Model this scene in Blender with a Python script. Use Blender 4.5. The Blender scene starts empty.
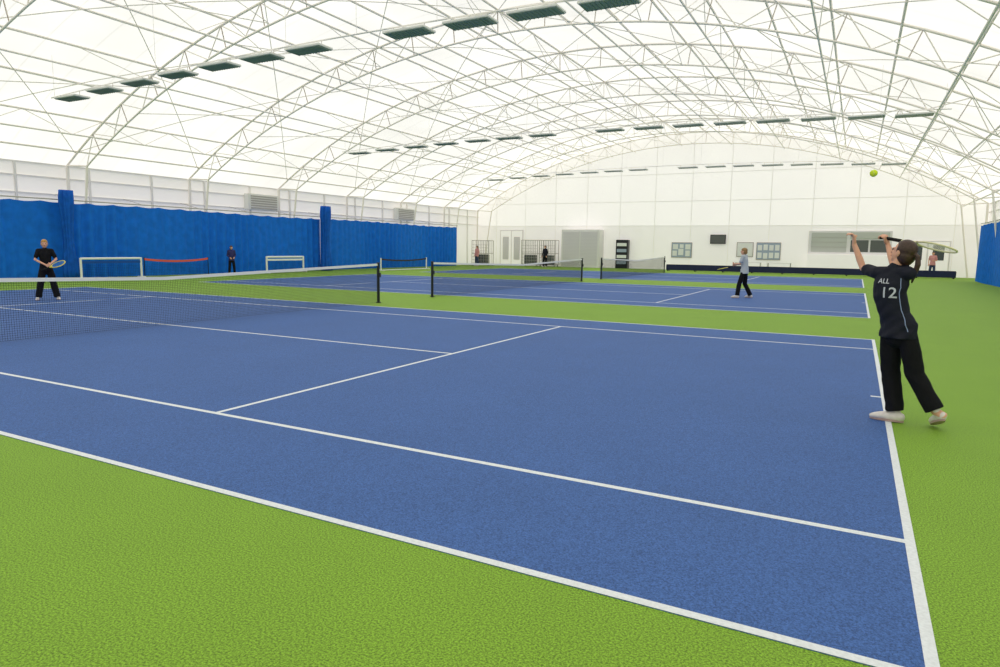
import bpy, bmesh, math, random
from mathutils import Vector, Matrix
from mathutils.bvhtree import BVHTree
random.seed(4)
scene=bpy.context.scene
COL=scene.collection
scene.view_settings.view_transform='Standard'

def s2l(c):
    return tuple((x/12.92 if x<=0.04045 else ((x+0.055)/1.055)**2.4) for x in [v/255.0 for v in c])
def mat(name,rgb,rough=0.6,spec=0.3,noise=None,bump=None,metal=0.0,emit=0.0,emit_rgb=None):
    m=bpy.data.materials.new(name); m.use_nodes=True
    nt=m.node_tree; N=nt.nodes; L=nt.links
    b=N['Principled BSDF']; c=s2l(rgb)
    b.inputs['Base Color'].default_value=(*c,1); b.inputs['Roughness'].default_value=rough
    b.inputs['Specular IOR Level'].default_value=spec; b.inputs['Metallic'].default_value=metal
    if noise or bump: tc=N.new('ShaderNodeTexCoord')
    if noise:
        n=N.new('ShaderNodeTexNoise'); n.inputs['Scale'].default_value=noise[0]; n.inputs['Detail'].default_value=3
        L.new(tc.outputs['Object'],n.inputs['Vector'])
        r=N.new('ShaderNodeValToRGB')
        a=noise[1]
        r.color_ramp.elements[0].position=0.3; r.color_ramp.elements[1].position=0.7
        r.color_ramp.elements[0].color=(*[x*(1-a) for x in c],1); r.color_ramp.elements[1].color=(*[min(1,x*(1+a)) for x in c],1)
        L.new(n.outputs['Fac'],r.inputs['Fac']); L.new(r.outputs['Color'],b.inputs['Base Color'])
    if bump:
        n2=N.new('ShaderNodeTexNoise'); n2.inputs['Scale'].default_value=bump[0]; n2.inputs['Detail'].default_value=3
        L.new(tc.outputs['Object'],n2.inputs['Vector'])
        bp=N.new('ShaderNodeBump'); bp.inputs['Strength'].default_value=bump[1]; bp.inputs['Distance'].default_value=bump[2]
        L.new(n2.outputs['Fac'],bp.inputs['Height']); L.new(bp.outputs['Normal'],b.inputs['Normal'])
    if emit:
        b.inputs['Emission Color'].default_value=(*s2l(emit_rgb or rgb),1); b.inputs['Emission Strength'].default_value=emit
    return m

def court_mat(name,rgb,amp):
    m=mat(name,rgb,0.72,0.3)
    nt=m.node_tree;N=nt.nodes;L=nt.links;b=N['Principled BSDF'];c=s2l(rgb)
    tc=N.new('ShaderNodeTexCoord')
    n=N.new('ShaderNodeTexNoise'); n.inputs['Scale'].default_value=105; n.inputs['Detail'].default_value=3; n.inputs['Roughness'].default_value=0.75
    g=N.new('ShaderNodeTexNoise'); g.inputs['Scale'].default_value=1.1; g.inputs['Detail'].default_value=4
    for q in (n,g): L.new(tc.outputs['Object'],q.inputs['Vector'])
    r=N.new('ShaderNodeValToRGB'); r.color_ramp.elements[0].position=0.38; r.color_ramp.elements[1].position=0.62
    r.color_ramp.elements[0].color=(*[x*(1-amp) for x in c],1); r.color_ramp.elements[1].color=(*[min(1,x*(1+amp*0.9)) for x in c],1)
    L.new(n.outputs['Fac'],r.inputs['Fac'])
    mx=N.new('ShaderNodeMixRGB'); mx.blend_type='MULTIPLY'; mx.inputs['Fac'].default_value=0.3
    r2=N.new('ShaderNodeValToRGB'); r2.color_ramp.elements[0].position=0.3; r2.color_ramp.elements[0].color=(0.75,0.75,0.75,1); r2.color_ramp.elements[1].position=0.7; r2.color_ramp.elements[1].color=(1,1,1,1)
    L.new(g.outputs['Fac'],r2.inputs['Fac']); L.new(r.outputs['Color'],mx.inputs['Color1']); L.new(r2.outputs['Color'],mx.inputs['Color2'])
    L.new(mx.outputs['Color'],b.inputs['Base Color'])
    bp=N.new('ShaderNodeBump'); bp.inputs['Strength'].default_value=0.5; bp.inputs['Distance'].default_value=0.005
    L.new(n.outputs['Fac'],bp.inputs['Height']); L.new(bp.outputs['Normal'],b.inputs['Normal'])
    return m

def tag(o,label=None,cat=None,group=None,kind=None):
    if label:o["label"]=label
    if cat:o["category"]=cat
    if group:o["group"]=group
    if kind:o["kind"]=kind
def obj(name,bm,material=None,parent=None,label=None,cat=None,group=None,kind=None,loc=None,smooth=False,recalc=True):
    me=bpy.data.meshes.new(name)
    if isinstance(bm,bmesh.types.BMesh):
        if recalc: bmesh.ops.recalc_face_normals(bm,faces=bm.faces)
        bm.to_mesh(me); bm.free()
    else: me=bm
    if smooth:
        for p in me.polygons: p.use_smooth=True
    o=bpy.data.objects.new(name,me); COL.objects.link(o)
    if material: 
        me.materials.clear(); me.materials.append(material)
    if parent: o.parent=parent
    if loc: o.location=loc
    tag(o,label,cat,group,kind)
    return o
def empty(name,loc,label,cat,group=None,rotz=0):
    o=bpy.data.objects.new(name,None); COL.objects.link(o); o.location=loc; o.rotation_euler=(0,0,rotz); o.empty_display_size=0.2
    tag(o,label,cat,group); return o
def box(bm,x0,x1,y0,y1,z0,z1,bev=0):
    m=Matrix.Translation(((x0+x1)/2,(y0+y1)/2,(z0+z1)/2))@Matrix.Diagonal((abs(x1-x0),abs(y1-y0),abs(z1-z0),1))
    r=bmesh.ops.create_cube(bm,size=1,matrix=m)
    if bev:
        es=set(e for v in r['verts'] for e in v.link_edges)
        bmesh.ops.bevel(bm,geom=list(es),offset=bev,segments=2,affect='EDGES')
def rod(bm,p,q,r,n=6,cap=False):
    p=Vector(p);q=Vector(q);t=(q-p).normalized()
    s=t.cross(Vector((0,0,1)))
    if s.length<1e-3: s=Vector((1,0,0))
    s.normalize(); u=t.cross(s)
    A=[];B=[]
    for i in range(n):
        a=2*math.pi*i/n; o=s*math.cos(a)*r+u*math.sin(a)*r
        A.append(bm.verts.new(p+o)); B.append(bm.verts.new(q+o))
    for i in range(n):
        j=(i+1)%n; bm.faces.new((A[i],A[j],B[j],B[i]))
    if cap: bm.faces.new(A); bm.faces.new(B)
def tube(bm,pts,rad,side=None,n=14,cap=True,cap0=True):
    pts=[Vector(p) for p in pts]; rad=[(r,r) if not isinstance(r,tuple) else r for r in rad]
    T=[]
    for i in range(len(pts)):
        a=pts[max(0,i-1)];b=pts[min(len(pts)-1,i+1)]; T.append((b-a).normalized())
    if cap:
        t0=(pts[1]-pts[0]).normalized(); t1=(pts[-1]-pts[-2]).normalized(); m0=min(rad[0]);m1=min(rad[-1])
        if cap0:
            pts=[pts[0]-t0*m0*.95,pts[0]-t0*m0*.6]+pts; rad=[(rad[0][0]*.35,rad[0][1]*.35),(rad[0][0]*.8,rad[0][1]*.8)]+rad; T=[t0,t0]+T
        pts=pts+[pts[-1]+t1*m1*.6,pts[-1]+t1*m1*.95]
        rad=rad+[(rad[-1][0]*.8,rad[-1][1]*.8),(rad[-1][0]*.35,rad[-1][1]*.35)]
        T=T+[t1,t1]
    S=Vector(side) if side is not None else None
    rings=[];prev=None
    for p,r,t in zip(pts,rad,T):
        s=S if S is not None else (prev if prev is not None else (Vector((0,0,1)) if abs(t.z)<.9 else Vector((1,0,0))))
        s=(s-t*s.dot(t)).normalized(); prev=s; u=t.cross(s)
        rings.append([bm.verts.new(p+s*(math.cos(2*math.pi*i/n)*r[0])+u*(math.sin(2*math.pi*i/n)*r[1])) for i in range(n)])
    for A,B in zip(rings,rings[1:]):
        for i in range(n):
            j=(i+1)%n; bm.faces.new((A[i],A[j],B[j],B[i]))
    bm.faces.new(rings[0]); bm.faces.new(rings[-1])
def ell(bm,c,r,rot=None,seg=20,ring=14):
    m=Matrix.Translation(Vector(c))@(rot.to_4x4() if rot else Matrix())@Matrix.Diagonal((*r,1))
    return bmesh.ops.create_uvsphere(bm,u_segments=seg,v_segments=ring,radius=1,matrix=m)['verts']
def remesh(bm,vox,smooth=4,fac=.5):
    bmesh.ops.recalc_face_normals(bm,faces=bm.faces)
    me=bpy.data.meshes.new("t"); bm.to_mesh(me); bm.free()
    o=bpy.data.objects.new("t",me); COL.objects.link(o)
    r=o.modifiers.new("r",'REMESH'); r.mode='VOXEL'; r.voxel_size=vox
    if smooth:
        s=o.modifiers.new("s",'SMOOTH'); s.factor=fac; s.iterations=smooth
    dg=bpy.context.evaluated_depsgraph_get(); dg.update()
    nm=bpy.data.meshes.new_from_object(o.evaluated_get(dg))
    bpy.data.objects.remove(o)
    for p in nm.polygons:p.use_smooth=True
    return nm

# ------------------------------------------------------------------ materials
M_green=court_mat("green_acrylic",(128,168,48),0.55)
M_blue=court_mat("blue_acrylic",(66,102,166),0.42)
M_line=mat("line_paint",(228,232,236),.6,.3,noise=(60,.08))
M_roof_glow=mat("membrane",(140,139,135),.7,.1,emit=1.02,emit_rgb=(255,252,245))  # daylight through the fabric is put in as emission
def membrane_glow_nodes(m,amp=.06,pitch=1.5):  # varies the painted-in daylight glow: random tone, dimmer stripes at the seams
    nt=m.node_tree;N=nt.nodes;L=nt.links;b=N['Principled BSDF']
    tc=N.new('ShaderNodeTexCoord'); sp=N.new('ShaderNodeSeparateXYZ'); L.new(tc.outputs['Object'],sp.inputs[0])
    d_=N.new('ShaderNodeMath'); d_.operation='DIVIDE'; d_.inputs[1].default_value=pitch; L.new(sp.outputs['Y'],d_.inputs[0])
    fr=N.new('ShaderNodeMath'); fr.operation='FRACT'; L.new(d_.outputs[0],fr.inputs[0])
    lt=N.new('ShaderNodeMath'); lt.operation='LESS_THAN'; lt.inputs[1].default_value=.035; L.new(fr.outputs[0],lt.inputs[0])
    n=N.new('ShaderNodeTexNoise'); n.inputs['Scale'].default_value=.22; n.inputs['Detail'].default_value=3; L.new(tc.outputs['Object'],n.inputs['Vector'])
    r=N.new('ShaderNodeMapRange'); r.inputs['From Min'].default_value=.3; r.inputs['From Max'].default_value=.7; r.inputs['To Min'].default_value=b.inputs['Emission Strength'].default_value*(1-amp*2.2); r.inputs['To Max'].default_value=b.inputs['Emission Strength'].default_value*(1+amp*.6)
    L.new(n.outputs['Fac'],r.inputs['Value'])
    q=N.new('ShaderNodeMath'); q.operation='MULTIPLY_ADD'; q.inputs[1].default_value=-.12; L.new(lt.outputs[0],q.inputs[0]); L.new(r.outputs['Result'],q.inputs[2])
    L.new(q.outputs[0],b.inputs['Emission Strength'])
membrane_glow_nodes(M_roof_glow)
M_gable_glow=mat("gable_membrane_glow",(214,212,210),.7,.2,emit=.5,emit_rgb=(255,251,244),noise=(.6,.03))  # emission stands in for daylight coming through the gable
M_wall_glow=mat("wall_panel_glow",(228,225,222),.6,.3,emit=.30,emit_rgb=(255,250,244),noise=(1.2,.03))  # glow added for daylight through panels; door leaves and counter share it
M_steel=mat("painted_steel",(246,240,232),.45,.4)
M_trim=mat("wall_frame_paint",(238,235,231),.5,.3)
M_seam_glow=mat("wall_seam_glow",(236,233,229),.5,.3,emit=.16,emit_rgb=(255,250,244))  # slight emission added so seams stay faint on the glowing wall
M_steeld=mat("steel_grey",(180,174,168),.45,.4)
M_curt=mat("curtain_blue",(14,110,214),.7,.2,noise=(3,.12))
M_curtd=mat("curtain_gathered",(12,92,190),.7,.2,noise=(5,.15))
M_netdark=mat("net_cord",(30,32,36),.8,.1)
M_white=mat("white_tape",(240,240,236),.6,.3)
M_post=mat("net_post_paint",(20,22,26),.35,.5)
M_navy=mat("navy_vinyl",(28,36,74),.5,.3,noise=(6,.1))
M_black=mat("black_plastic",(20,20,22),.3,.5)
M_dark=mat("dark_glass",(84,88,86),.15,.6)
M_cream=mat("cream_panel",(234,231,231),.5,.3)
M_shut=mat("shutter",(222,217,222),.45,.4)
M_shutg=mat("shutter_green",(196,198,192),.45,.4)
M_louv=mat("louvre",(132,150,138),.35,.5)
M_house=mat("lamp_housing",(232,232,226),.4,.4)
M_skin=mat("skin",(222,168,140),.5,.35,noise=(30,.05))
M_hairb=mat("hair_brown",(62,40,28),.45,.5,noise=(60,.3),bump=(90,.5,.004))
M_hairl=mat("hair_fair",(184,136,66),.5,.4,noise=(60,.25))
M_hairg=mat("hair_sandy",(150,116,74),.5,.4,noise=(60,.25))
M_blk=mat("black_fabric",(22,22,26),.8,.15,bump=(14,.5,.02))
M_nav=mat("navy_fabric",(30,32,44),.75,.2,bump=(14,.5,.02))
M_grey=mat("pale_grey_fabric",(186,192,200),.75,.2)
M_purp=mat("purple_fabric",(52,52,100),.75,.2)
M_pink=mat("pink_fabric",(214,150,150),.75,.2)
M_shoe=mat("shoe_white",(228,220,216),.5,.4,noise=(20,.08))
M_sole=mat("shoe_sole",(176,150,144),.6,.3)
M_jeans=mat("jeans",(60,72,100),.8,.2)
M_txt=mat("print_white",(206,208,216),.6,.2)
M_pipe=mat("piping_blue",(150,166,204),.6,.2)
M_yel=mat("ball_felt",(214,232,60),.9,.1,noise=(80,.1))
M_ry=mat("racket_yellow",(220,206,84),.3,.5)
M_rw=mat("racket_cream",(228,222,176),.3,.5)
M_rb=mat("racket_blue",(30,110,190),.3,.5)
M_str=mat("racket_strings",(226,224,206),.5,.3)
M_grip=mat("grip_tape",(30,30,30),.7,.2)
M_eye=mat("eye_dark",(28,20,18),.2,.5)
M_lip=mat("lips",(176,98,90),.5,.3)
M_red=mat("red_band",(222,96,66),.6,.2)
M_bband=mat("blue_band",(30,80,160),.6,.2)
M_paper=mat("paper",(238,238,236),.6,.2)
M_board=mat("board_blue",(166,178,198),.7,.2)

# ------------------------------------------------------------------ camera
P=[-0.3422,-2.7571,1.5636,0.4865,-0.1284,0.0141,667.76]
yaw,pit,roll=P[3:6]
d=Vector((-math.sin(yaw)*math.cos(pit),math.cos(yaw)*math.cos(pit),math.sin(pit)))
r=Vector((math.cos(yaw),math.sin(yaw),0)); u=r.cross(d)
r2=r*math.cos(roll)+u*math.sin(roll); u2=-r*math.sin(roll)+u*math.cos(roll)
cam=bpy.data.cameras.new("camera"); co=bpy.data.objects.new("camera",cam); COL.objects.link(co)
co.matrix_world=Matrix(((r2.x,u2.x,-d.x,P[0]),(r2.y,u2.y,-d.y,P[1]),(r2.z,u2.z,-d.z,P[2]),(0,0,0,1)))
cam.sensor_width=36; cam.lens=P[6]*36/1000; cam.clip_end=300
scene.camera=co

# ------------------------------------------------------------------ shell
XL,XR=-30.9,7.0; XC=(XL+XR)/2; HW=(XR-XL)/2; YB=50.5; YF=-9.5; ZE=4.8; ZA=10.5
def roofz(x):
    t=(x-XC)/HW
    R=(HW**2+(ZA-ZE)**2)/(2*(ZA-ZE))
    return ZA-R+math.sqrt(max(0,R*R-(t*HW)**2))
bm=bmesh.new(); box(bm,XL-.3,XR+.3,YF-.3,YB+4,-.2,0)
obj("floor",bm,M_green,label="bright green textured acrylic sports floor",kind="structure")
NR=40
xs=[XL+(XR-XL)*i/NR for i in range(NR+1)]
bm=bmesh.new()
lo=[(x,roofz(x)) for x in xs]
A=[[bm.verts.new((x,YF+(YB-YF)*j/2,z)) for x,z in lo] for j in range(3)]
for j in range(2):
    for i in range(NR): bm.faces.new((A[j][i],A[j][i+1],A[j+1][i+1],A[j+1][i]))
obj("ceiling",bm,M_roof_glow,label="white translucent tensioned fabric arched roof, daylight added as glow",kind="structure",smooth=True)
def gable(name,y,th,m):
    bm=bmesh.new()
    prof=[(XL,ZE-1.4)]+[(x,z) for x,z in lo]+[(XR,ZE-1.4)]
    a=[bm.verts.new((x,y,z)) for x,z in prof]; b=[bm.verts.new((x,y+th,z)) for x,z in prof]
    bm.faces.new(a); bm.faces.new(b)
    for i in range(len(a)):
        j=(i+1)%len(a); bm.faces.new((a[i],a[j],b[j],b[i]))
    return obj(name,bm,m,label="white translucent gable end wall, daylight added as glow",kind="structure")
gable("wall_back_gable",YB,.2,M_gable_glow); gable("wall_front_gable",YF-.2,.2,M_gable_glow)
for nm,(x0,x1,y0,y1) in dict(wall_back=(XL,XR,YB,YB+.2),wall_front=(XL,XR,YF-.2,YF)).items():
    bm=bmesh.new(); box(bm,x0,x1,y0,y1,0,ZE-1.4); obj(nm,bm,M_wall_glow,label="cream panelled lower wall",kind="structure")
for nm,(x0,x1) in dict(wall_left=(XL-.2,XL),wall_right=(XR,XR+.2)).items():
    bm=bmesh.new(); box(bm,x0,x1,YF,YB,0,ZE); obj(nm,bm,M_wall_glow,label="white panelled side wall",kind="structure")
k=0
def trim(p0,p1,m=None):
    global k
    k+=1; bm=bmesh.new(); box(bm,p0[0],p1[0],p0[1],p1[1],p0[2],p1[2]); obj(f"trim_{k}",bm,m or M_trim,label="painted steel wall framing member",kind="structure")
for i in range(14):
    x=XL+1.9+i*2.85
    if x<XR-.3: trim((x-.03,YB-.01,0),(x+.03,YB,roofz(x)-.1),M_seam_glow)
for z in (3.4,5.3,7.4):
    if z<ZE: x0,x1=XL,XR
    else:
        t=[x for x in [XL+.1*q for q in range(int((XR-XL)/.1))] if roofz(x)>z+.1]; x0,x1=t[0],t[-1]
    trim((x0,YB-.015,z),(x1,YB,z+.06),M_seam_glow)
for z in (3.5,4.2,4.75):
    trim((XL,YF,z),(XL+.08,YB,z+.06)); trim((XR-.08,YF,z),(XR,YB,z+.06))
for j in range(20):
    y=YF+1+j*3
    trim((XL,y-.04,0),(XL+.1,y+.04,ZE)); trim((XR-.1,y-.04,0),(XR,y+.04,ZE))

# ------------------------------------------------------------------ roof trusses
arcY=[50.2]+[50.5-6*i for i in range(1,10)]
bm=bmesh.new(); nseg=38
def rp(x,off):
    t=(x-XC)/HW; a=t*.58
    return Vector((x-math.sin(a)*off,0,roofz(x)-math.cos(a)*off))
xx=[XL+.15+(XR-XL-.3)*i/nseg for i in range(nseg+1)]
top=[rp(x,.12) for x in xx]; bot=[rp(x,.95) for x in xx[1:-1]]
for a,b in zip(top,top[1:]): rod(bm,a,b,.044,6)
for a,b in zip(bot,bot[1:]): rod(bm,a,b,.036,6)
for i,b in enumerate(bot):
    rod(bm,b,top[i+1] if i%2 else top[i],.02,5)
    rod(bm,b,top[i+2] if i%2==0 else top[i+1],.02,5)
rod(bm,top[0],(XL+.15,0,0),.07,8); rod(bm,bot[0],(XL+.9,0,0.0),.05,8); rod(bm,top[-1],(XR-.15,0,0),.07,8)
rod(bm,bot[-1],(XR-.9,0,0),.05,8); rod(bm,bot[0],top[0],.04); rod(bm,bot[-1],top[-1],.04)
base=obj("roof_truss",bm,M_steel,label="curved white tubular steel roof truss spanning the hall",cat="roof truss",group="roof trusses",smooth=True)
base.location.y=arcY[0]-.2
for y in arcY[1:]:
    o=base.copy(); o.location.y=y; COL.objects.link(o)
px=[XL+1.0+(XR-XL-2.0)*i/19 for i in range(20)]
for i,x in enumerate(px):
    bm=bmesh.new(); z=roofz(x)-.1
    rod(bm,(x,YF,z),(x,YB,z),.042,6)
    if i%2==1:
        z2=rp(x,.95)
        rod(bm,(z2.x,YF,z2.z),(z2.x,YB,z2.z),.034,6)
        for j in range(20):
            y=50.5-3*j
            if y-3<YF: break
            if i%4==1: rod(bm,(x,y,z),(z2.x,y-1.5,z2.z),.015,5); rod(bm,(z2.x,y-1.5,z2.z),(x,y-3,z),.015,5)
    obj("roof_purlin",bm,M_steel,label="long white steel purlin under the roof membrane",cat="roof purlin",group="roof purlins")
for j in range(10):
    bm=bmesh.new(); y0=50.5-6*j; y1=max(YF+.05,y0-6)
    for i in range(0,19,3):
        a=px[i];b=px[min(19,i+3)]
        for (p,q) in ((a,b),(b,a)):
            n_=4
            P_=[Vector((p+(q-p)*s/n_,y0-.1+(y1-y0)*s/n_,roofz(p+(q-p)*s/n_)-.16)) for s in range(n_+1)]
            for s in range(n_): rod(bm,P_[s],P_[s+1],.017,5)
    for i in (3,6,9,12,15,18):
        a=rp(px[i],.95); b=rp(px[i-1],.95)
        rod(bm,(a.x,y0-.1,a.z),(b.x,y1,b.z),.016,5)
        rod(bm,(a.x,y0-.1,a.z),(px[i],y0-3,roofz(px[i])-.12),.014,5)
    obj("roof_bracing",bm,M_steel,label="slender white diagonal tie rods bracing a roof bay",cat="bracing",group="roof bracing")

# lights
lx=[-24.0,-22.2,-20.4,-18.6,-16.8,-15.1,-13.4,-10.2,-8.5,-6.85,-5.2,-3.6,-2.0,-.4,1.1]
first=None
for ri,(y,z0_,cmb) in enumerate(((11,6.3,.3),(25.8,6.38,.25),(41,6.4,.3))):
    def lz(x): return z0_+cmb*(1-((x+11.2)/12.8)**2)
    bm=bmesh.new(); rxs=[-25.2+i*27.4/16 for i in range(17)]
    for a,b in zip(rxs,rxs[1:]): rod(bm,(a,y,lz(a)+.2),(b,y,lz(b)+.2),.02,6)
    for x in (-25,-19.6,-14.2,-11.8,-9.4,-3.8,0,2):
        rod(bm,(x,y,lz(x)+.2),(x,y,roofz(x)-.1),.006,5)
    obj("light_rail",bm,M_trim,label="thin steel rail hung from the roof carrying light fittings",cat="light rail",group="light rails")
    for x in lx:
        if ri==0 and x>-4: continue
        if first is None:
            bm=bmesh.new(); box(bm,-.6,.6,-.27,.27,.012,.07,.012)
            e=obj("ceiling_light",bm,M_house,label="rectangular fluorescent light fitting with grey-green louvre underside",cat="ceiling light",group="light fittings hung above the courts")
            bm=bmesh.new()
            box(bm,-.57,.57,-.24,.24,0,.012)
            for q in range(12): box(bm,-.55+q*.1,-.54+q*.1,-.24,.24,-.012,0)
            l=obj("louvre",bm,M_louv,parent=e)
            hs=[]
            for sg in (-1,1):
                bm=bmesh.new(); rod(bm,(sg*.45,0,.07),(sg*.45,0,.2),.008,6,True); hs.append(obj("hanger",bm,M_steeld,parent=e))
            first=(e,l,*hs); e.location=(x,y,lz(x))
        else:
            e=first[0].copy(); COL.objects.link(e); e.location=(x,y,lz(x))
            for c in first[1:]:
                q=c.copy(); q.parent=e; COL.objects.link(q)

# ------------------------------------------------------------------ courts
LX=-23.77
def court(y0):
    bm=bmesh.new(); box(bm,LX-.05,.05,0,10.97,0,.004)
    c=obj("tennis_court",bm,M_blue,label="blue acrylic tennis court surface with white lines",cat="tennis court",group="tennis courts",loc=(0,y0,0))
    bm=bmesh.new(); w=.05; h=w/2
    def L(x0,x1,a,b): box(bm,x0,x1,a,b,.0041,.006)
    L(0,.05,0,10.97);L(LX-.05,LX,0,10.97)
    for a in (0,1.35-h,9.6-w,10.97-w): L(LX,0,a,a+w)
    for a in (-5.51,LX+5.46): L(a,a+w,1.35+h,9.6-w)
    L(LX+5.51,-5.51,5.46,5.51)
    L(-.1,0,5.46,5.51);L(LX,LX+.1,5.46,5.51)
    obj("court_lines",bm,M_line,parent=c)
    return c
CY=[0,15.45,31.0]
for y in CY: court(y)
def net(y0):
    n=empty("tennis_net",(-11.885,y0+5.485,0.0065),"tennis net with white headband and black posts across a blue court","tennis net","tennis nets")
    H=6.4
    def zt(y): return .914+.156*abs(y)/H
    for s in (-1,1):
        bm=bmesh.new(); rod(bm,(0,s*H,0),(0,s*H,1.08),.04,14,True); rod(bm,(0,s*H,1.08),(0,s*H,1.1),.048,14,True)
        box(bm,.03,.07,s*H-.03,s*H+.03,.7,.82); rod(bm,(0,s*H,0),(0,s*H,.02),.075,14,True)
        obj("post",bm,M_post,parent=n)
    bm=bmesh.new()
    for s in (-1,1):
        a=0;b=s*(H-.04); vs=[]
        for x in (-.012,.012):
            for (y,z) in ((a,zt(a)),(b,zt(b)),(b,zt(b)-.06),(a,zt(a)-.06)): vs.append(bm.verts.new((x,y,z)))
        bm.faces.new(vs[0:4]);bm.faces.new(vs[4:8])
        for i in range(4): bm.faces.new((vs[i],vs[(i+1)%4],vs[4+(i+1)%4],vs[4+i]))
    obj("headband",bm,M_white,parent=n)
    bm=bmesh.new(); step=.036; y=-(H-.05)
    while y<H-.05:
        rod(bm,(0,y,.01),(0,y,zt(y)-.04),.0022,3); y+=step
    for i in range(26):
        f=i/26
        for s in (-1,1):
            rod(bm,(0,0,.012+f*(zt(0)-.06)),(0,s*(H-.04),.012+f*(zt(H)-.06)),.0022,3)
    obj("net_mesh",bm,M_netdark,parent=n,recalc=False)
for y in CY: net(y)

# ------------------------------------------------------------------ curtains
def curtain(name,pts,z0,z1,m,label,amp=.10,per=.45,group=None,cat="curtain"):
    (xa,ya),(xb,yb)=pts; Lg=math.hypot(xb-xa,yb-ya); n=int(Lg/.05); dx,dy=(xb-xa)/Lg,(yb-ya)/Lg
    bm=bmesh.new(); rows=9; V=[]
    ph=random.random()*6
    for i in range(n+1):
        s=Lg*i/n; col=[]
        q=2*math.pi*s/per+1.3*math.sin(s*1.1+ph)+.8*math.sin(s*2.7)
        am=amp*(.6+.4*math.sin(s*.9+ph))
        for k_ in range(rows+1):
            f=k_/rows; z=z0+(z1-z0)*f
            if k_==rows: z+=-.05*abs(math.sin(math.pi*s/1.1))+.03*math.sin(s*.4)
            off=am*(1.1-.5*f)*math.sin(q+.5*math.sin(f*3+s))
            col.append(bm.verts.new((xa+dx*s-dy*off,ya+dy*s+dx*off,z)))
        V.append(col)
    for a,b in zip(V,V[1:]):
        for k_ in range(rows): bm.faces.new((a[k_],b[k_],b[k_+1],a[k_+1]))
    return obj(name,bm,m,label=label,cat=cat,group=group,smooth=True)
XCU=-29.35
for a,b in ((-5,13.35),(13.38,28.5),(28.53,44.3)):
    curtain("backdrop_curtain",((XCU,a),(XCU,b)),.03,3.15,M_curt,"long pleated royal blue backdrop curtain along the wall",group="backdrop curtains")
XCR=5.7
curtain("backdrop_curtain",((XCR,5),(XCR,43.4)),.03,3.15,M_curt,"long pleated royal blue backdrop curtain along the wall",group="backdrop curtains")
for xc,xw,ya,yb in ((XCU,XL+.1,-5,44.4),(XCR,XR-.1,5,43.6)):
    bm=bmesh.new(); rod(bm,(xc,ya,3.25),(xc,yb,3.25),.025,8,True)
    for y in range(int(ya)+1,int(yb)+1,3): rod(bm,(xc,y,3.25),(xw,y,3.55),.012)
    obj("curtain_rail",bm,M_steeld,label="steel rail carrying the blue backdrop curtain",cat="curtain rail",group="curtain rails")
def gathered(x,y,H_,R_):
    bm=bmesh.new(); n=64; V=[]
    for k_ in range(13):
        f=k_/12; z=.02+f*H_; R=R_*(1+.25*math.cos(f*7)+.15*(1-f)); row=[]
        for i in range(n):
            a=2*math.pi*i/n; rr=R*(1+.22*math.sin(9*a+2*math.sin(f*3))+.08*math.sin(17*a))
            row.append(bm.verts.new((x+rr*.75*math.cos(a),y+rr*1.15*math.sin(a),z)))
        V.append(row)
    for a,b in zip(V,V[1:]):
        for i in range(n): bm.faces.new((a[i],a[(i+1)%n],b[(i+1)%n],b[i]))
    bm.faces.new(V[0]);bm.faces.new(V[-1])
    obj("gathered_divider_curtain",bm,M_curtd,label="dark blue court divider curtain gathered into a tall bundle",cat="curtain",group="gathered divider curtains",smooth=True)
gathered(-28.9,13.35,3.6,.17);gathered(-28.85,28.4,3.85,.22)

for y in (25.1,38.8):
    e_=bmesh.new(); box(e_,XL+.1,XL+.5,y-1.1,y+1.1,3.45,4.35,.03)
    v=obj("wall_vent",e_,M_house,label="white boxed ventilation unit high on the side wall",cat="vent",group="wall vents")
    e_=bmesh.new()
    for q in range(6): box(e_,XL+.5,XL+.53,y-.95,y+.95,3.53+q*.13,3.6+q*.13)
    obj("grille",e_,M_steeld,parent=v)

# ------------------------------------------------------------------ mini nets
def mini_net(x,y,L,band,fr,label,h=.8,pr=.04,bar=True,bh=.1,topbar=False):
    n=empty("mini_tennis_net",(x,y,0),label,"mini tennis net")
    for s in (0,1):
        bm=bmesh.new(); rod(bm,(0,s*L,.02),(0,s*L,h),pr,8,True); rod(bm,(-.25,s*L,pr),(.25,s*L,pr),pr,8,True)
        obj("frame_post",bm,fr,parent=n)
    if topbar:
        bm=bmesh.new(); rod(bm,(0,0,h-.03),(0,L,h-.03),pr,8); obj("top_bar",bm,fr,parent=n)
    if bar:
        bm=bmesh.new(); rod(bm,(0,0,pr),(0,L,pr),pr*.8,8); obj("base_bar",bm,fr,parent=n)
    sg_=0 if topbar else .1; dz=.1 if topbar else 0
    bm=bmesh.new()
    def zz(f): return h-.03-sg_*4*f*(1-f)-dz
    for i in range(12):
        f0,f1=i/12,(i+1)/12
        vs=[bm.verts.new(v) for v in ((0.015,L*f0,zz(f0)),(0.015,L*f1,zz(f1)),(0.015,L*f1,zz(f1)-bh),(0.015,L*f0,zz(f0)-bh))]; bm.faces.new(vs)
    obj("net_band",bm,band,parent=n)
    bm=bmesh.new()
    for i in range(int(L/.08)): 
        f=i*.08/L; rod(bm,(0,L*f,.05),(0,L*f,zz(f)-.1),.003,3)
    for i in range(8):
        z=.08+i*.07; rod(bm,(0,0,z),(0,L,z*.97),.003,3)
    obj("net_mesh",bm,M_netdark,parent=n,recalc=False)
mini_net(-28.1,13.3,2.6,M_bband,M_white,"low mini tennis net, white frame and blue band",h=.9,pr=.045,topbar=True,bar=False)
mini_net(-28.1,16.05,3.3,M_red,M_netdark,"low mini tennis net with sagging red band",h=.9,pr=.02,bar=False,bh=.09)
mini_net(-28.3,23.2,2.7,M_white,M_white,"low mini tennis net with complete white frame",h=.9,pr=.05,topbar=True)
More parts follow.
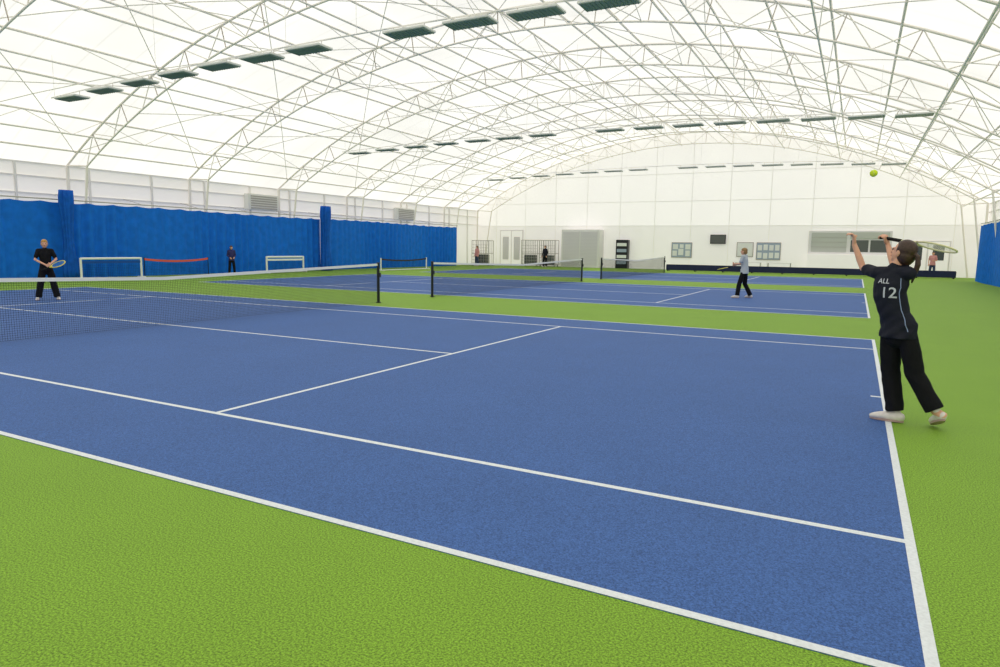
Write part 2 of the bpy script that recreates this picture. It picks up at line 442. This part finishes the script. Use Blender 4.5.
mini_net(-26.5,30.7,5.0,M_black,M_white,"wide low practice net with black band by the curtain")

# ------------------------------------------------------------------ back wall items
YW=YB-.02
def wbox(name,x0,x1,z0,z1,dep,m,label,cat,y=None,bev=.01,parent=None,**kw):
    if y is None: y=YW
    bm=bmesh.new(); box(bm,x0,x1,y-dep,y,z0,z1,bev); return obj(name,bm,m,label=label,cat=cat,parent=parent,**kw)
dd=wbox("door_1",-28.6,-26.3,0,3.1,.06,M_cream,"tall white double doors with large glazed panels",None); dd["kind"]="structure"
for x in (-28.5,-27.4): wbox("door_leaf",x,x+1.0,.05,3.0,.03,M_wall_glow,None,None,y=YW-.06,parent=dd)
for x in (-28.3,-27.2): wbox("glazing",x,x+.6,.5,2.5,.02,M_shut,None,None,y=YW-.09,parent=dd)
def cage(x,y,w,dp,h,label):
    bm=bmesh.new()
    for a in (0,w):
        for b in (0,dp): rod(bm,(a,b,.12),(a,b,h),.03,8,True)
    for z in (.14,h*.5,h):
        for b in (0,dp): rod(bm,(0,b,z),(w,b,z),.025)
        for a in (0,w): rod(bm,(a,0,z),(a,dp,z),.025)
    c=obj("storage_cage",bm,M_steeld,label=label,cat="storage cage",loc=(x,y,0))
    bm=bmesh.new()
    for i in range(1,int(w/.16)): rod(bm,(i*.16,0,.14),(i*.16,0,h),.014,4); rod(bm,(i*.16,dp,.14),(i*.16,dp,h),.014,4)
    for i in range(1,int(h/.25)): rod(bm,(0,0,i*.25),(w,0,i*.25),.01,4)
    obj("wire_panel",bm,M_steeld,parent=c)
    for a in (.05,w-.05):
        for b in (.05,dp-.05):
            bm=bmesh.new(); rod(bm,(a-.02,b,.06),(a+.02,b,.06),.06,12,True); obj("castor",bm,M_black,parent=c)
    bm=bmesh.new(); box(bm,.03,w-.03,.03,dp-.03,.15,.19); box(bm,.2,w-.3,.1,dp-.1,.19,.95,.03); obj("stored_equipment",bm,M_dark,parent=c)
cage(-25.7,48.9,1.5,.8,2.2,"grey wire storage cage trolley full of equipment")
cage(-24.0,48.9,1.4,.8,2.2,"grey wire storage cage trolley beside another cage")
cage(-28.9,46.0,1.6,.8,2.1,"grey wire storage cage trolley by the curtain end")
kq=wbox("equipment_cupboard",-22.2,-18.9,0,3.1,1.2,M_cream,"large pale grey cupboard with slatted roller shutter front","cupboard",bev=.03)
for a in (-22.05,-20.5):
    bm=bmesh.new()
    for i in range(24): box(bm,a,a+1.45,YW-1.23,YW-1.2,.2+i*.115,.29+i*.115)
    obj("roller_shutter",bm,M_shut,parent=kq)
v=wbox("display_rack",-17.7,-16.7,0,2.3,.5,M_black,"black display rack with leaflets and bottles on shelves","display rack")
for i in range(4):
    wbox("shelf_goods",-17.6,-16.8,.35+i*.48,.6+i*.48,.04,M_paper if i%2 else M_board,None,None,y=YW-.5,parent=v)
def board(name,x0,x1,z0,z1,m,label,sheets,cat="notice board"):
    b=wbox(name,x0,x1,z0,z1,.06,M_steeld,label,cat)
    wbox("board_face",x0+.05,x1-.05,z0+.05,z1-.05,.01,m,None,None,y=YW-.06,parent=b)
    for (a,c,w,h) in sheets: wbox("pinned_sheet",x0+a,x0+a+w,z0+c,z0+c+h,.006,M_paper,None,None,y=YW-.07,bev=0,parent=b)
board("notice_board",-13.3,-11.7,.95,2.15,M_board,"grey notice board with six pinned sheets of paper",[(.1,.15,.35,.4),(.55,.2,.4,.5),(1.1,.12,.35,.45),(.12,.65,.4,.4),(.65,.75,.3,.3),(1.08,.65,.4,.4)])
board("notice_board",-8.4,-7.2,1.1,2.2,M_cream,"framed white poster on the wall",[(.1,.1,1.0,.9)])
board("notice_board",-7.0,-5.3,.9,2.2,M_board,"blue grey notice board with rows of pinned notices",[(.1,.15,.3,.4),(.5,.1,.3,.42),(.9,.15,.3,.4),(1.3,.15,.3,.4),(.1,.7,.3,.4),(.5,.72,.3,.42),(.9,.7,.3,.4),(1.3,.7,.3,.42)])
tv=wbox("television",-10.35,-9.2,2.05,2.75,.08,M_black,"black flat screen television mounted on the wall","television",y=YW-.1)
wbox("screen",-10.3,-9.25,2.1,2.7,.01,M_dark,None,None,y=YW-.18,parent=tv)
wbox("wall_bracket",-9.95,-9.6,2.25,2.55,.1,M_steeld,None,None,parent=tv)
w1=wbox("window_1",-3.5,1.7,1.42,3.05,.1,M_cream,"wide white framed office window with pull-down shutter",None); w1["kind"]="structure"
wbox("shutter",-3.3,-1.05,1.56,2.92,.03,M_shutg,None,None,y=YW-.1,parent=w1)
bm=bmesh.new()
for i in range(3): box(bm,-3.3,-1.05,YW-.145,YW-.13,1.9+i*.34,1.92+i*.34)
obj("shutter_rib",bm,M_steeld,parent=w1)
for x in (-.8,.42): wbox("glass_pane",x,x+1.1,1.58,2.4,.02,M_dark,None,None,y=YW-.1,parent=w1)
wbox("shutter_box",-.85,1.55,2.5,2.95,.06,M_shutg,None,None,y=YW-.1,parent=w1)
wbox("serving_counter",-3.5,1.7,0,1.4,.5,M_wall_glow,"white panelled serving counter under the office window","counter")
d2=wbox("door_2",2.5,5.1,0,2.4,.06,M_cream,"white double doors with glazed upper panels",None); d2["kind"]="structure"
for x in (2.6,3.85): wbox("door_leaf",x,x+1.15,.05,2.3,.03,M_wall_glow,None,None,y=YW-.06,parent=d2)
for x in (2.85,4.1): wbox("glazing",x,x+.65,1.1,2.1,.02,M_dark,None,None,y=YW-.09,parent=d2)
bm=bmesh.new(); box(bm,-12.9,5.2,47.4,47.7,.06,.48,.03)
lb=obj("court_end_barrier",bm,M_navy,label="long low navy padded barrier along the end of the courts",cat="barrier")
for i in range(10):
    bm=bmesh.new(); box(bm,-12.8+i*1.98,-12.7+i*1.98,47.3,47.8,0,.08); obj("foot",bm,M_black,parent=lb)
def table(x,y,w,label):
    bm=bmesh.new(); box(bm,0,w,0,.6,.7,.74,.005); t=obj("folding_table",bm,M_paper,label=label,cat="table",loc=(x,y,0))
    for a in (.06,w-.06):
        for b in (.06,.54):
            q=bmesh.new(); rod(q,(a,b,0),(a,b,.7),.018,8,True); obj("leg",q,M_steeld,parent=t)
table(-8.2,48.6,1.8,"white folding table against the end wall")
table(-6.0,48.6,1.6,"short white folding table under the notice board")

# ------------------------------------------------------------------ rackets, ball
def racket(tip_from,tip_to,normal,fm,label,L=.68,sm=None,sr=.0014,fr=.011):
    a=Vector(tip_from); t=(Vector(tip_to)-a).normalized(); n=Vector(normal); n=(n-t*n.dot(t)).normalized(); s=t.cross(n)
    def W(x,y,z=0): return (t*x+s*y+n*z)
    bm=bmesh.new(); cx=L-.17; ra,rb=.165,.125
    N_=28; ring=[W(cx+ra*math.cos(2*math.pi*i/N_),rb*math.sin(2*math.pi*i/N_)) for i in range(N_)]
    for i in range(N_): rod(bm,ring[i],ring[(i+1)%N_],fr,8)
    for sg in (-1,1):
        rod(bm,W(.2,sg*.008),W(cx-ra*.87,sg*.065),.010,8)
    rod(bm,W(.17,0),W(.24,0),.013,8)
    o=obj("tennis_racket",bm,fm,label=label,cat="tennis racket",loc=tuple(a),smooth=True)
    bm=bmesh.new(); rod(bm,W(-.0,0),W(.19,0),.0165,10,True); rod(bm,W(-.01,0),W(0.005,0),.019,10,True); obj("grip",bm,M_grip,parent=o,smooth=True)
    bm=bmesh.new()
    for i in range(-8,9):
        y=i*.0145; h=math.sqrt(max(0,1-(y/rb)**2))*ra
        rod(bm,W(cx-h,y),W(cx+h,y),sr,3)
    for i in range(-10,11):
        x=i*.0155; h=math.sqrt(max(0,1-(x/ra)**2))*rb
        rod(bm,W(cx+x,-h),W(cx+x,h),sr,3)
    obj("strings",bm,sm or M_str,parent=o,recalc=False)
    return o

# ------------------------------------------------------------------ people
def hand(bm,w,dr,nrm,curl=25,mir=1,sc=1.0):
    w=Vector(w);dr=Vector(dr).normalized();nrm=Vector(nrm);nrm=(nrm-dr*nrm.dot(dr)).normalized(); s=dr.cross(nrm)*mir
    tube(bm,[w,w+dr*.04*sc,w+dr*.085*sc],[(.024*sc,.019*sc),(.036*sc,.016*sc),(.04*sc,.014*sc)],side=s)
    for i,(o,l) in enumerate(((-.029,.070),(-.010,.080),(.010,.075),(.028,.058))):
        p=w+dr*.085*sc+s*o*sc; pts=[p-dr*.02*sc]; d_=dr.copy()
        for q in (.45,.32,.23):
            d_=(Matrix.Rotation(math.radians(-curl),3,dr.cross(nrm))@d_)
            p=p+d_*l*q*sc; pts.append(p)
        tube(bm,pts,[.0092*sc,.009*sc,.0082*sc,.007*sc],n=8)
    p=w+dr*.025*sc-s*.026*sc; d1=(dr*.6-s*.8+nrm*.35).normalized(); d2=(dr*.85-s*.2+nrm*.55).normalized()
    tube(bm,[p,p+d1*.035*sc,p+d1*.035*sc+d2*.03*sc,p+d1*.035*sc+d2*.052*sc],[.0125*sc,.011*sc,.0095*sc,.008*sc],n=8)

def shoe(heel,toe,mat_,parent,ank):
    heel=Vector(heel);toe=Vector(toe);t=(toe-heel);L=t.length;t.normalize();s=t.cross(Vector((0,0,1))).normalized();up=s.cross(t)
    bm=bmesh.new()
    P_=[(0.02,.046,.036,.042),(.07,.05,.038,.048),(.13,.046,.042,.042),(.18,.040,.047,.036),(.225,.033,.042,.028),(.25,.028,.03,.02)]
    k_=L/.255
    tube(bm,[heel+t*a*k_+up*b for a,b,_,_ in P_],[(c,d_) for _,_,c,d_ in P_],side=s)
    tube(bm,[heel+t*.055+up*.05,Vector(ank)],[(.04,.045),(.037,.042)],side=s)
    me=remesh(bm,.008,2)
    for v in me.vertices:
        q=Vector(v.co)-heel; h=q.dot(up)
        if h<.004: v.co=Vector(v.co)+up*(.004-h)
    sh=obj("shoe",me,mat_,parent=parent,smooth=True)
    bm=bmesh.new(); out=[]
    for i in range(24):
        a=2*math.pi*i/24; x=.128+.135*math.cos(a); wd=(.042 if x>.12 else .036)
        out.append(heel+t*x*k_+s*wd*math.sin(a))
    A=[bm.verts.new(p) for p in out];B=[bm.verts.new(p+up*.018) for p in out]
    bm.faces.new(A);bm.faces.new(B)
    for i in range(24): bm.faces.new((A[i],A[(i+1)%24],B[(i+1)%24],B[i]))
    obj("shoe_sole",bm,M_sole,parent=sh)
    return sh

def person(loc,rotz,J,label,top,bottom,hairm,hair='short',vox=.009,sc=1.0,sleeve='short',shoes=None,loose=1.0,slim=1.0,hemdrop=.06,cuff=0.0):
    V={k_:Vector(v) for k_,v in J.items() if not isinstance(v,(int,float))}
    side=(V['shR']-V['shL']).normalized(); hs=(V['hipR']-V['hipL']).normalized()
    f=V['face'].normalized()
    pel=(V['hipL']+V['hipR'])/2; nk=V['neck']; ch=V['chest']; wa=V['waist']; sh=(V['shL']+V['shR'])/2
    bm=bmesh.new(); m=slim
    def R2(l): return [(a*m,b*m) for a,b in l]
    tube(bm,[pel-Vector((0,0,.04)),pel+Vector((0,0,.05)),wa,ch,sh-Vector((0,0,.03))],R2([(.138,.09),(.13,.09),(.105,.075),(.125,.085),(.12,.055)]),side=side)
    tube(bm,[sh-Vector((0,0,.04)),nk,V['head']-Vector((0,0,.03))],[(.055*m,.04*m),(.044,.044),(.043,.045)],side=side)
    hz=Vector((0,0,1)); hs_=f.cross(hz).normalized(); hu=hs_.cross(f)
    R=Matrix((hs_,f,hu)).transposed()
    h=V['head']
    ell(bm,h+R@Vector((0,-.012,.025)),(.072,.09,.086),R); ell(bm,h+R@Vector((0,.02,-.03)),(.056,.068,.08),R)
    ell(bm,h+R@Vector((0,.058,-.082)),(.026,.026,.02),R)
    tube(bm,[h+R@Vector((0,.086,.008)),h+R@Vector((0,.104,-.025))],[.009,.014],n=8)
    for sg in (-1,1): ell(bm,h+R@Vector((sg*.076,-.005,-.01)),(.012,.02,.032),R,10,8); ell(bm,h+R@Vector((sg*.03,.078,.018)),(.02,.012,.008),R,10,8)
    for S_ in 'LR':
        sh_,el,wr=V['sh'+S_],V['el'+S_],V['wr'+S_]
        tube(bm,[sh_,(sh_+el)/2,el,el*.65+wr*.35,wr],[.044*m,.041*m,.034*m,.034*m,(.025,.021)])
        tube(bm,[sh-Vector((0,0,.03)),sh_],[.05*m,.044*m])
        hd=V['hd'+S_] if 'hd'+S_ in V else (wr-el)
        hn=V['hn'+S_] if 'hn'+S_ in V else f
        hand(bm,wr,hd,hn,J.get('curl'+S_,30),1 if S_=='R' else -1)
        hp,kn,an=V['hip'+S_],V['kn'+S_],V['an'+S_]
        tube(bm,[hp,(hp+kn)/2,kn,kn*.7+an*.3,an],[.072*m,.064*m,.048*m,.048*m,.035])
        toe=V['toe'+S_]; hl=V['heel'+S_]
        tube(bm,[an,hl+Vector((0,0,.055))+(toe-hl)*.1,hl*.5+toe*.5+Vector((0,0,.045)),toe*.85+hl*.15+Vector((0,0,.03))],[.036,.034,.03,.022])
    body=obj("person",remesh(bm,vox,3),M_skin,label=label,cat="person",smooth=True)
    body.location=loc; body.rotation_euler=(0,0,rotz); body.scale=(sc,)*3
    back=side.cross(Vector((0,0,1)))
    bm=bmesh.new()
    hem=pel+Vector((0,0,-hemdrop))
    ns=sh+(nk-sh)*.62
    tube(bm,[hem,pel+Vector((0,0,.04)),wa,ch,(ch+sh)/2,sh+Vector((0,0,-.01))],R2([(.178,.132),(.166,.124),(.142,.108),(.154,.113),(.165,.108),(.15,.08)]),side=side,n=22,cap0=False)
    tube(bm,[sh-Vector((0,0,.03)),sh+(nk-sh)*.3,ns],[(.14*m,.078*m),(.11*m,.07*m),(.064,.060)],side=side,n=18)
    for S_ in 'LR':
        sh_,el,wr=V['sh'+S_],V['el'+S_],V['wr'+S_]
        tube(bm,[sh,sh_],[.066*m,.064*m])
        if sleeve=='short': tube(bm,[sh_,sh_*.6+el*.4,sh_*.32+el*.68],[.061*m,.059*m,.059*m])
        else: tube(bm,[sh_,(sh_+el)/2,el,(el+wr)/2,wr*.93+el*.07],[.066,.058,.05,.045,.036])
    me=remesh(bm,vox,3)
    for v in me.vertices:
        q=v.co; a=q.dot(side)
        w=.006*math.sin(q.z*30+a*26+2*math.sin(a*20))+.004*math.sin(q.z*55-a*48)
        fl=max(0,(1.15-q.z)/.4)
        v.co=q+back*w*(.4+.9*fl)
    shirt=obj("shirt",me,top,parent=body,smooth=True)
    bm=bmesh.new()
    tube(bm,[pel-Vector((0,0,.06)),pel+Vector((0,0,.09))],R2([(.145,.112),(.13,.098)]),side=hs,n=18)
    for S_ in 'LR':
        hp,kn,an=V['hip'+S_],V['kn'+S_],V['an'+S_]
        tube(bm,[hp,(hp+kn)/2,kn,(kn+an)/2,an+(kn-an)*.02+Vector((0,0,-.02+cuff))],[.083*m,.081*loose,.074*loose,.073*loose,.073*loose],cap=False)
        tube(bm,[hp,(hp+kn)/2],[.083*m,.075*loose])
    me=remesh(bm,vox,3)
    for v in me.vertices:
        q=v.co; k_=.7*math.exp(-((q.z-.45)/.14)**2)+math.exp(-((q.z-.12)/.08)**2)
        w=(.006*math.sin(q.z*55+q.x*35))*k_+.004*math.sin(q.x*60+q.z*5)
        v.co=q+Vector((w*.6,w*.6,0))
    obj("trousers",me,bottom,parent=body,smooth=True)
    bm=bmesh.new()
    ell(bm,h+R@Vector((0,-.022,.034)),(.081,.098,.09),R); ell(bm,h+R@Vector((0,-.045,-.02)),(.078,.074,.088),R)
    if hair=='pony':
        ell(bm,h+R@Vector((0,-.055,-.045)),(.06,.055,.065),R)
        ell(bm,h+R@Vector((0,-.112,.02)),(.02,.022,.02),R)
        pb=h+R@Vector((0,-.115,.02)); o_=R@Vector((0,-1,0)); o_.z=0; o_.normalize()
        tube(bm,[pb,pb+o_*.025+Vector((0,0,-.02)),pb+o_*.03+Vector((0,0,-.09)),pb+o_*.01+Vector((0,0,-.17)),pb-o_*.01+Vector((0,0,-.25))],[.015,.021,.024,.02,.008])
    if hair=='long':
        tube(bm,[h+R@Vector((0,-.06,0)),h+R@Vector((0,-.075,-.12)),h+R@Vector((0,-.08,-.2))],[(.08,.05),(.08,.035),(.06,.025)],side=hs_)
    me=remesh(bm,max(.006,vox*.9),2)
    RT=R.transposed(); zc=.075 if hair=='pony' else .045
    for v in me.vertices:
        q=RT@(Vector(v.co)-h)
        if q.y>.02 and q.z<zc:
            t_=min(1,(q.y-.02)/.03)*min(1,(zc-q.z)/.02)
            q.y-= t_*(q.y-.02)*.75; q.x*=1-.12*t_
            v.co=h+R@q
        elif q.y>.02 and hair!='pony': v.co=h+R@Vector((q.x*1.05,q.y*1.12,q.z*1.04))
    obj("hair",me,hairm,parent=body,smooth=True)
    for sg in (-1,1):
        bm=bmesh.new(); ell(bm,h+R@Vector((sg*.03,.084,.004)),(.011,.006,.006),R,10,8); obj("eye",bm,M_eye,parent=body,smooth=True)
    bm=bmesh.new(); ell(bm,h+R@Vector((0,.086,-.055)),(.022,.007,.006),R,10,8); obj("mouth",bm,M_lip,parent=body,smooth=True)
    for S_ in 'LR': shoe(V['heel'+S_],V['toe'+S_],shoes or M_shoe,body,V['an'+S_]+Vector((0,0,.01)))
    return body,shirt

G=dict(head=(-.18,.01,1.56),face=(-.80,.5,.30),neck=(-.22,.0,1.44),chest=(-.255,-.0,1.18),waist=(-.20,0,.99),
 shL=(-.375,.07,1.37),shR=(-.115,-.07,1.375),elL=(-.505,.28,1.405),wrL=(-.60,.33,1.63),hdL=(-.1,-.02,1),hnL=(.6,.2,0),curlL=45,
 elR=(-.255,.17,1.46),wrR=(-.315,.30,1.63),hdR=(-.25,-.1,.75),hnR=(.55,-.4,.5),curlR=55,
 hipL=(-.225,.03,.86),hipR=(-.095,-.04,.86),knL=(-.195,.08,.46),anL=(-.13,.06,.09),knR=(-.0,-.03,.47),anR=(.175,-.07,.165),
 heelL=(-.06,.04,.0),toeL=(-.325,.07,.0),heelR=(.245,-.13,.10),toeR=(.17,.09,.003))
GL=(.2,4.27,0.008)
girl,gshirt=person(GL,math.radians(-4.4),G,"person in dark sports shirt with ponytail, arms raised to serve",M_nav,M_blk,M_hairb,'pony',vox=.0062,loose=1.06,slim=.94,hemdrop=.07,cuff=.025)
bvh=BVHTree.FromPolygons([v.co.copy() for v in gshirt.data.vertices],[tuple(p.vertices) for p in gshirt.data.polygons])
ax=Vector((G['shR'][0]-G['shL'][0],G['shR'][1]-G['shL'][1],0)).normalized(); nrm=Vector((ax.y,-ax.x,0))
def print_text(body,size,cx,cz,name):
    cu=bpy.data.curves.new("t",'FONT'); cu.body=body; cu.size=size; cu.align_x='CENTER'; cu.align_y='CENTER'; cu.offset=size*.008
    o=bpy.data.objects.new("t",cu); COL.objects.link(o); dg=bpy.context.evaluated_depsgraph_get(); dg.update()
    me=bpy.data.meshes.new_from_object(o.evaluated_get(dg)); bpy.data.objects.remove(o)
    b2=bmesh.new(); b2.from_mesh(me); bmesh.ops.triangulate(b2,faces=b2.faces)
    bmesh.ops.subdivide_edges(b2,edges=b2.edges,cuts=2)
    c=Vector((cx,0,cz))
    for v in b2.verts:
        p=c+ax*v.co.x+Vector((0,0,v.co.y))+nrm*.6
        hit=bvh.ray_cast(p,-nrm)
        v.co=(hit[0]+nrm*.003) if hit[0] else p-nrm*.45
    return obj(name,b2,M_txt,parent=gshirt)
print_text("ALL",.062,-.265,1.30,"back_name_print")
print_text("12",.135,-.205,1.195,"back_number_print")
path=[(.115,1.33),(.125,1.25),(.11,1.16),(.105,1.05),(.125,.95),(.135,.86)]
bm=bmesh.new(); prev=None
for i in range(41):
    f=i/40*(len(path)-1); j=min(int(f),len(path)-2); g=f-j
    a=path[j][0]*(1-g)+path[j+1][0]*g; z=path[j][1]*(1-g)+path[j+1][1]*g
    cx=-.25+max(0,(1.2-z))*.25
    p=Vector((cx,0,z))+ax*a+nrm*.6; hit=bvh.ray_cast(p,-nrm)
    if hit[0]:
        q=hit[0]+nrm*.002
        if prev is not None: rod(bm,prev,q,.0035,6)
        prev=q
obj("shirt_piping",bm,M_pipe,parent=gshirt)
O=Vector(GL); Rz=Matrix.Rotation(math.radians(-4.4),3,'Z')
def gw(v): return O+Rz@Vector(v)
racket(gw((-.375,.31,1.70)),gw((.25,.02,1.575)),(0.1,.26,.95),M_rw,"cream framed tennis racket held overhead in the server's hand",L=.67,sr=.0008,fr=.008)
bm=bmesh.new(); ell(bm,(0,0,0),(.034,.034,.034),None,20,14)
bl=obj("tennis_ball",bm,M_yel,label="yellow-green felt tennis ball tossed in the air",cat="tennis ball",loc=tuple(gw((-.49,.4,2.31))),smooth=True)
bm=bmesh.new(); pts=[]
for i in range(41):
    t=2*math.pi*i/40; a=.44; x=math.cos(t)+a*math.cos(3*t)*.5; y=math.sin(t)-a*math.sin(3*t)*.5; z=.95*math.sin(2*t)
    pts.append(Vector((x,y,z)).normalized()*.0343)
for a,b in zip(pts,pts[1:]): rod(bm,a,b,.0012,5)
obj("ball_seam",bm,M_white,parent=bl)

def stand(spread=.1,**kw):
    J=dict(head=(0,.02,1.56),face=(0,1,-.05),neck=(0,0,1.44),chest=(0,0,1.2),waist=(0,0,1.02),
     shL=(-.155,0,1.37),shR=(.155,0,1.37),elL=(-.22,-.02,1.1),wrL=(-.21,.1,.88),elR=(.22,-.02,1.1),wrR=(.21,.1,.88),
     hipL=(-.085,0,.86),hipR=(.085,0,.86),knL=(-.1-spread*.4,.03,.46),knR=(.1+spread*.4,.03,.46),
     anL=(-.1-spread,0,.09),anR=(.1+spread,0,.09),heelL=(-.1-spread,-.06,0),toeL=(-.12-spread*1.2,.19,0),heelR=(.1+spread,-.06,0),toeR=(.12+spread*1.2,.19,0))
    J.update(kw); return J
bx,by=-19.3,7.3
rot=math.radians(-118)
J=stand(.12,elL=(-.25,.05,1.13),wrL=(-.12,.25,1.02),elR=(.24,.06,1.12),wrR=(.0,.27,.98),curlL=50,curlR=50,face=(0,1,-.05))
person((bx,by,.008),rot,J,"fair-haired person in black shirt and trousers waiting with racket",M_blk,M_blk,M_hairl,'short',sc=.95,vox=.011,slim=.93,loose=1.15)
Rb=Matrix.Rotation(rot,3,'Z'); B0=Vector((bx,by,.008))
racket(B0+Rb@Vector((.10,.35,.80)),B0+Rb@Vector((-.38,.42,1.0)),(0.5,1,.1),M_ry,"yellow framed junior racket with blue strings",L=.58,sm=M_rb,sr=.006,fr=.013)
bx,by=-3.6,20.7; rot=math.radians(80)
J=stand(.14,head=(0,.06,1.53),neck=(0,.03,1.42),chest=(0,.02,1.19),shL=(-.155,.03,1.36),shR=(.155,.03,1.36),elL=(-.22,.1,1.12),wrL=(-.06,.33,1.12),elR=(.23,.08,1.12),wrR=(.12,.34,1.08),
   knL=(-.16,.1,.46),knR=(.16,.02,.46),anL=(-.24,.12,.09),anR=(.24,-.16,.09),heelL=(-.24,.06,0),toeL=(-.27,.3,0),heelR=(.24,-.22,0),toeR=(.27,.02,0),curlL=50,curlR=50)
person((bx,by,.008),rot,J,"person in pale grey shirt and dark trousers ready to receive",M_grey,M_blk,M_hairg,'short',sc=1.0,vox=.011)
Rb=Matrix.Rotation(rot,3,'Z'); B0=Vector((bx,by,.008))
racket(B0+Rb@Vector((.02,.45,1.02)),B0+Rb@Vector((-.5,.62,.95)),(0,.4,1),M_ry,"pale tennis racket held forward at waist height",L=.66)
person((-28.4,21.0,0),math.radians(-120),stand(.05,wrL=(-.12,.2,1.0),wrR=(.12,.2,.98)),"person in purple top and dark leggings by the blue curtain",M_purp,M_blk,M_hairb,'long',sc=.87,vox=.012,sleeve='long')
person((-28.0,45.3,0),math.radians(160),stand(.03),"person in pink top standing near the curtain end",M_pink,M_jeans,M_hairb,'long',sc=1.0,vox=.014,sleeve='long')
person((-22.9,47.6,0),math.radians(170),stand(.03),"person in navy jacket standing beside the storage cages",M_nav,M_blk,M_hairb,'short',sc=1.05,vox=.014,sleeve='long')
person((4.0,48.6,0),math.radians(170),stand(.03,wrL=(-.1,.25,1.1)),"person in pink top standing by the double doors",M_pink,M_jeans,M_hairb,'short',sc=1.0,vox=.014)

w=bpy.data.worlds.new("world"); scene.world=w; w.use_nodes=True
w.node_tree.nodes['Background'].inputs[0].default_value=(.9,.95,1,1); w.node_tree.nodes['Background'].inputs[1].default_value=1.0
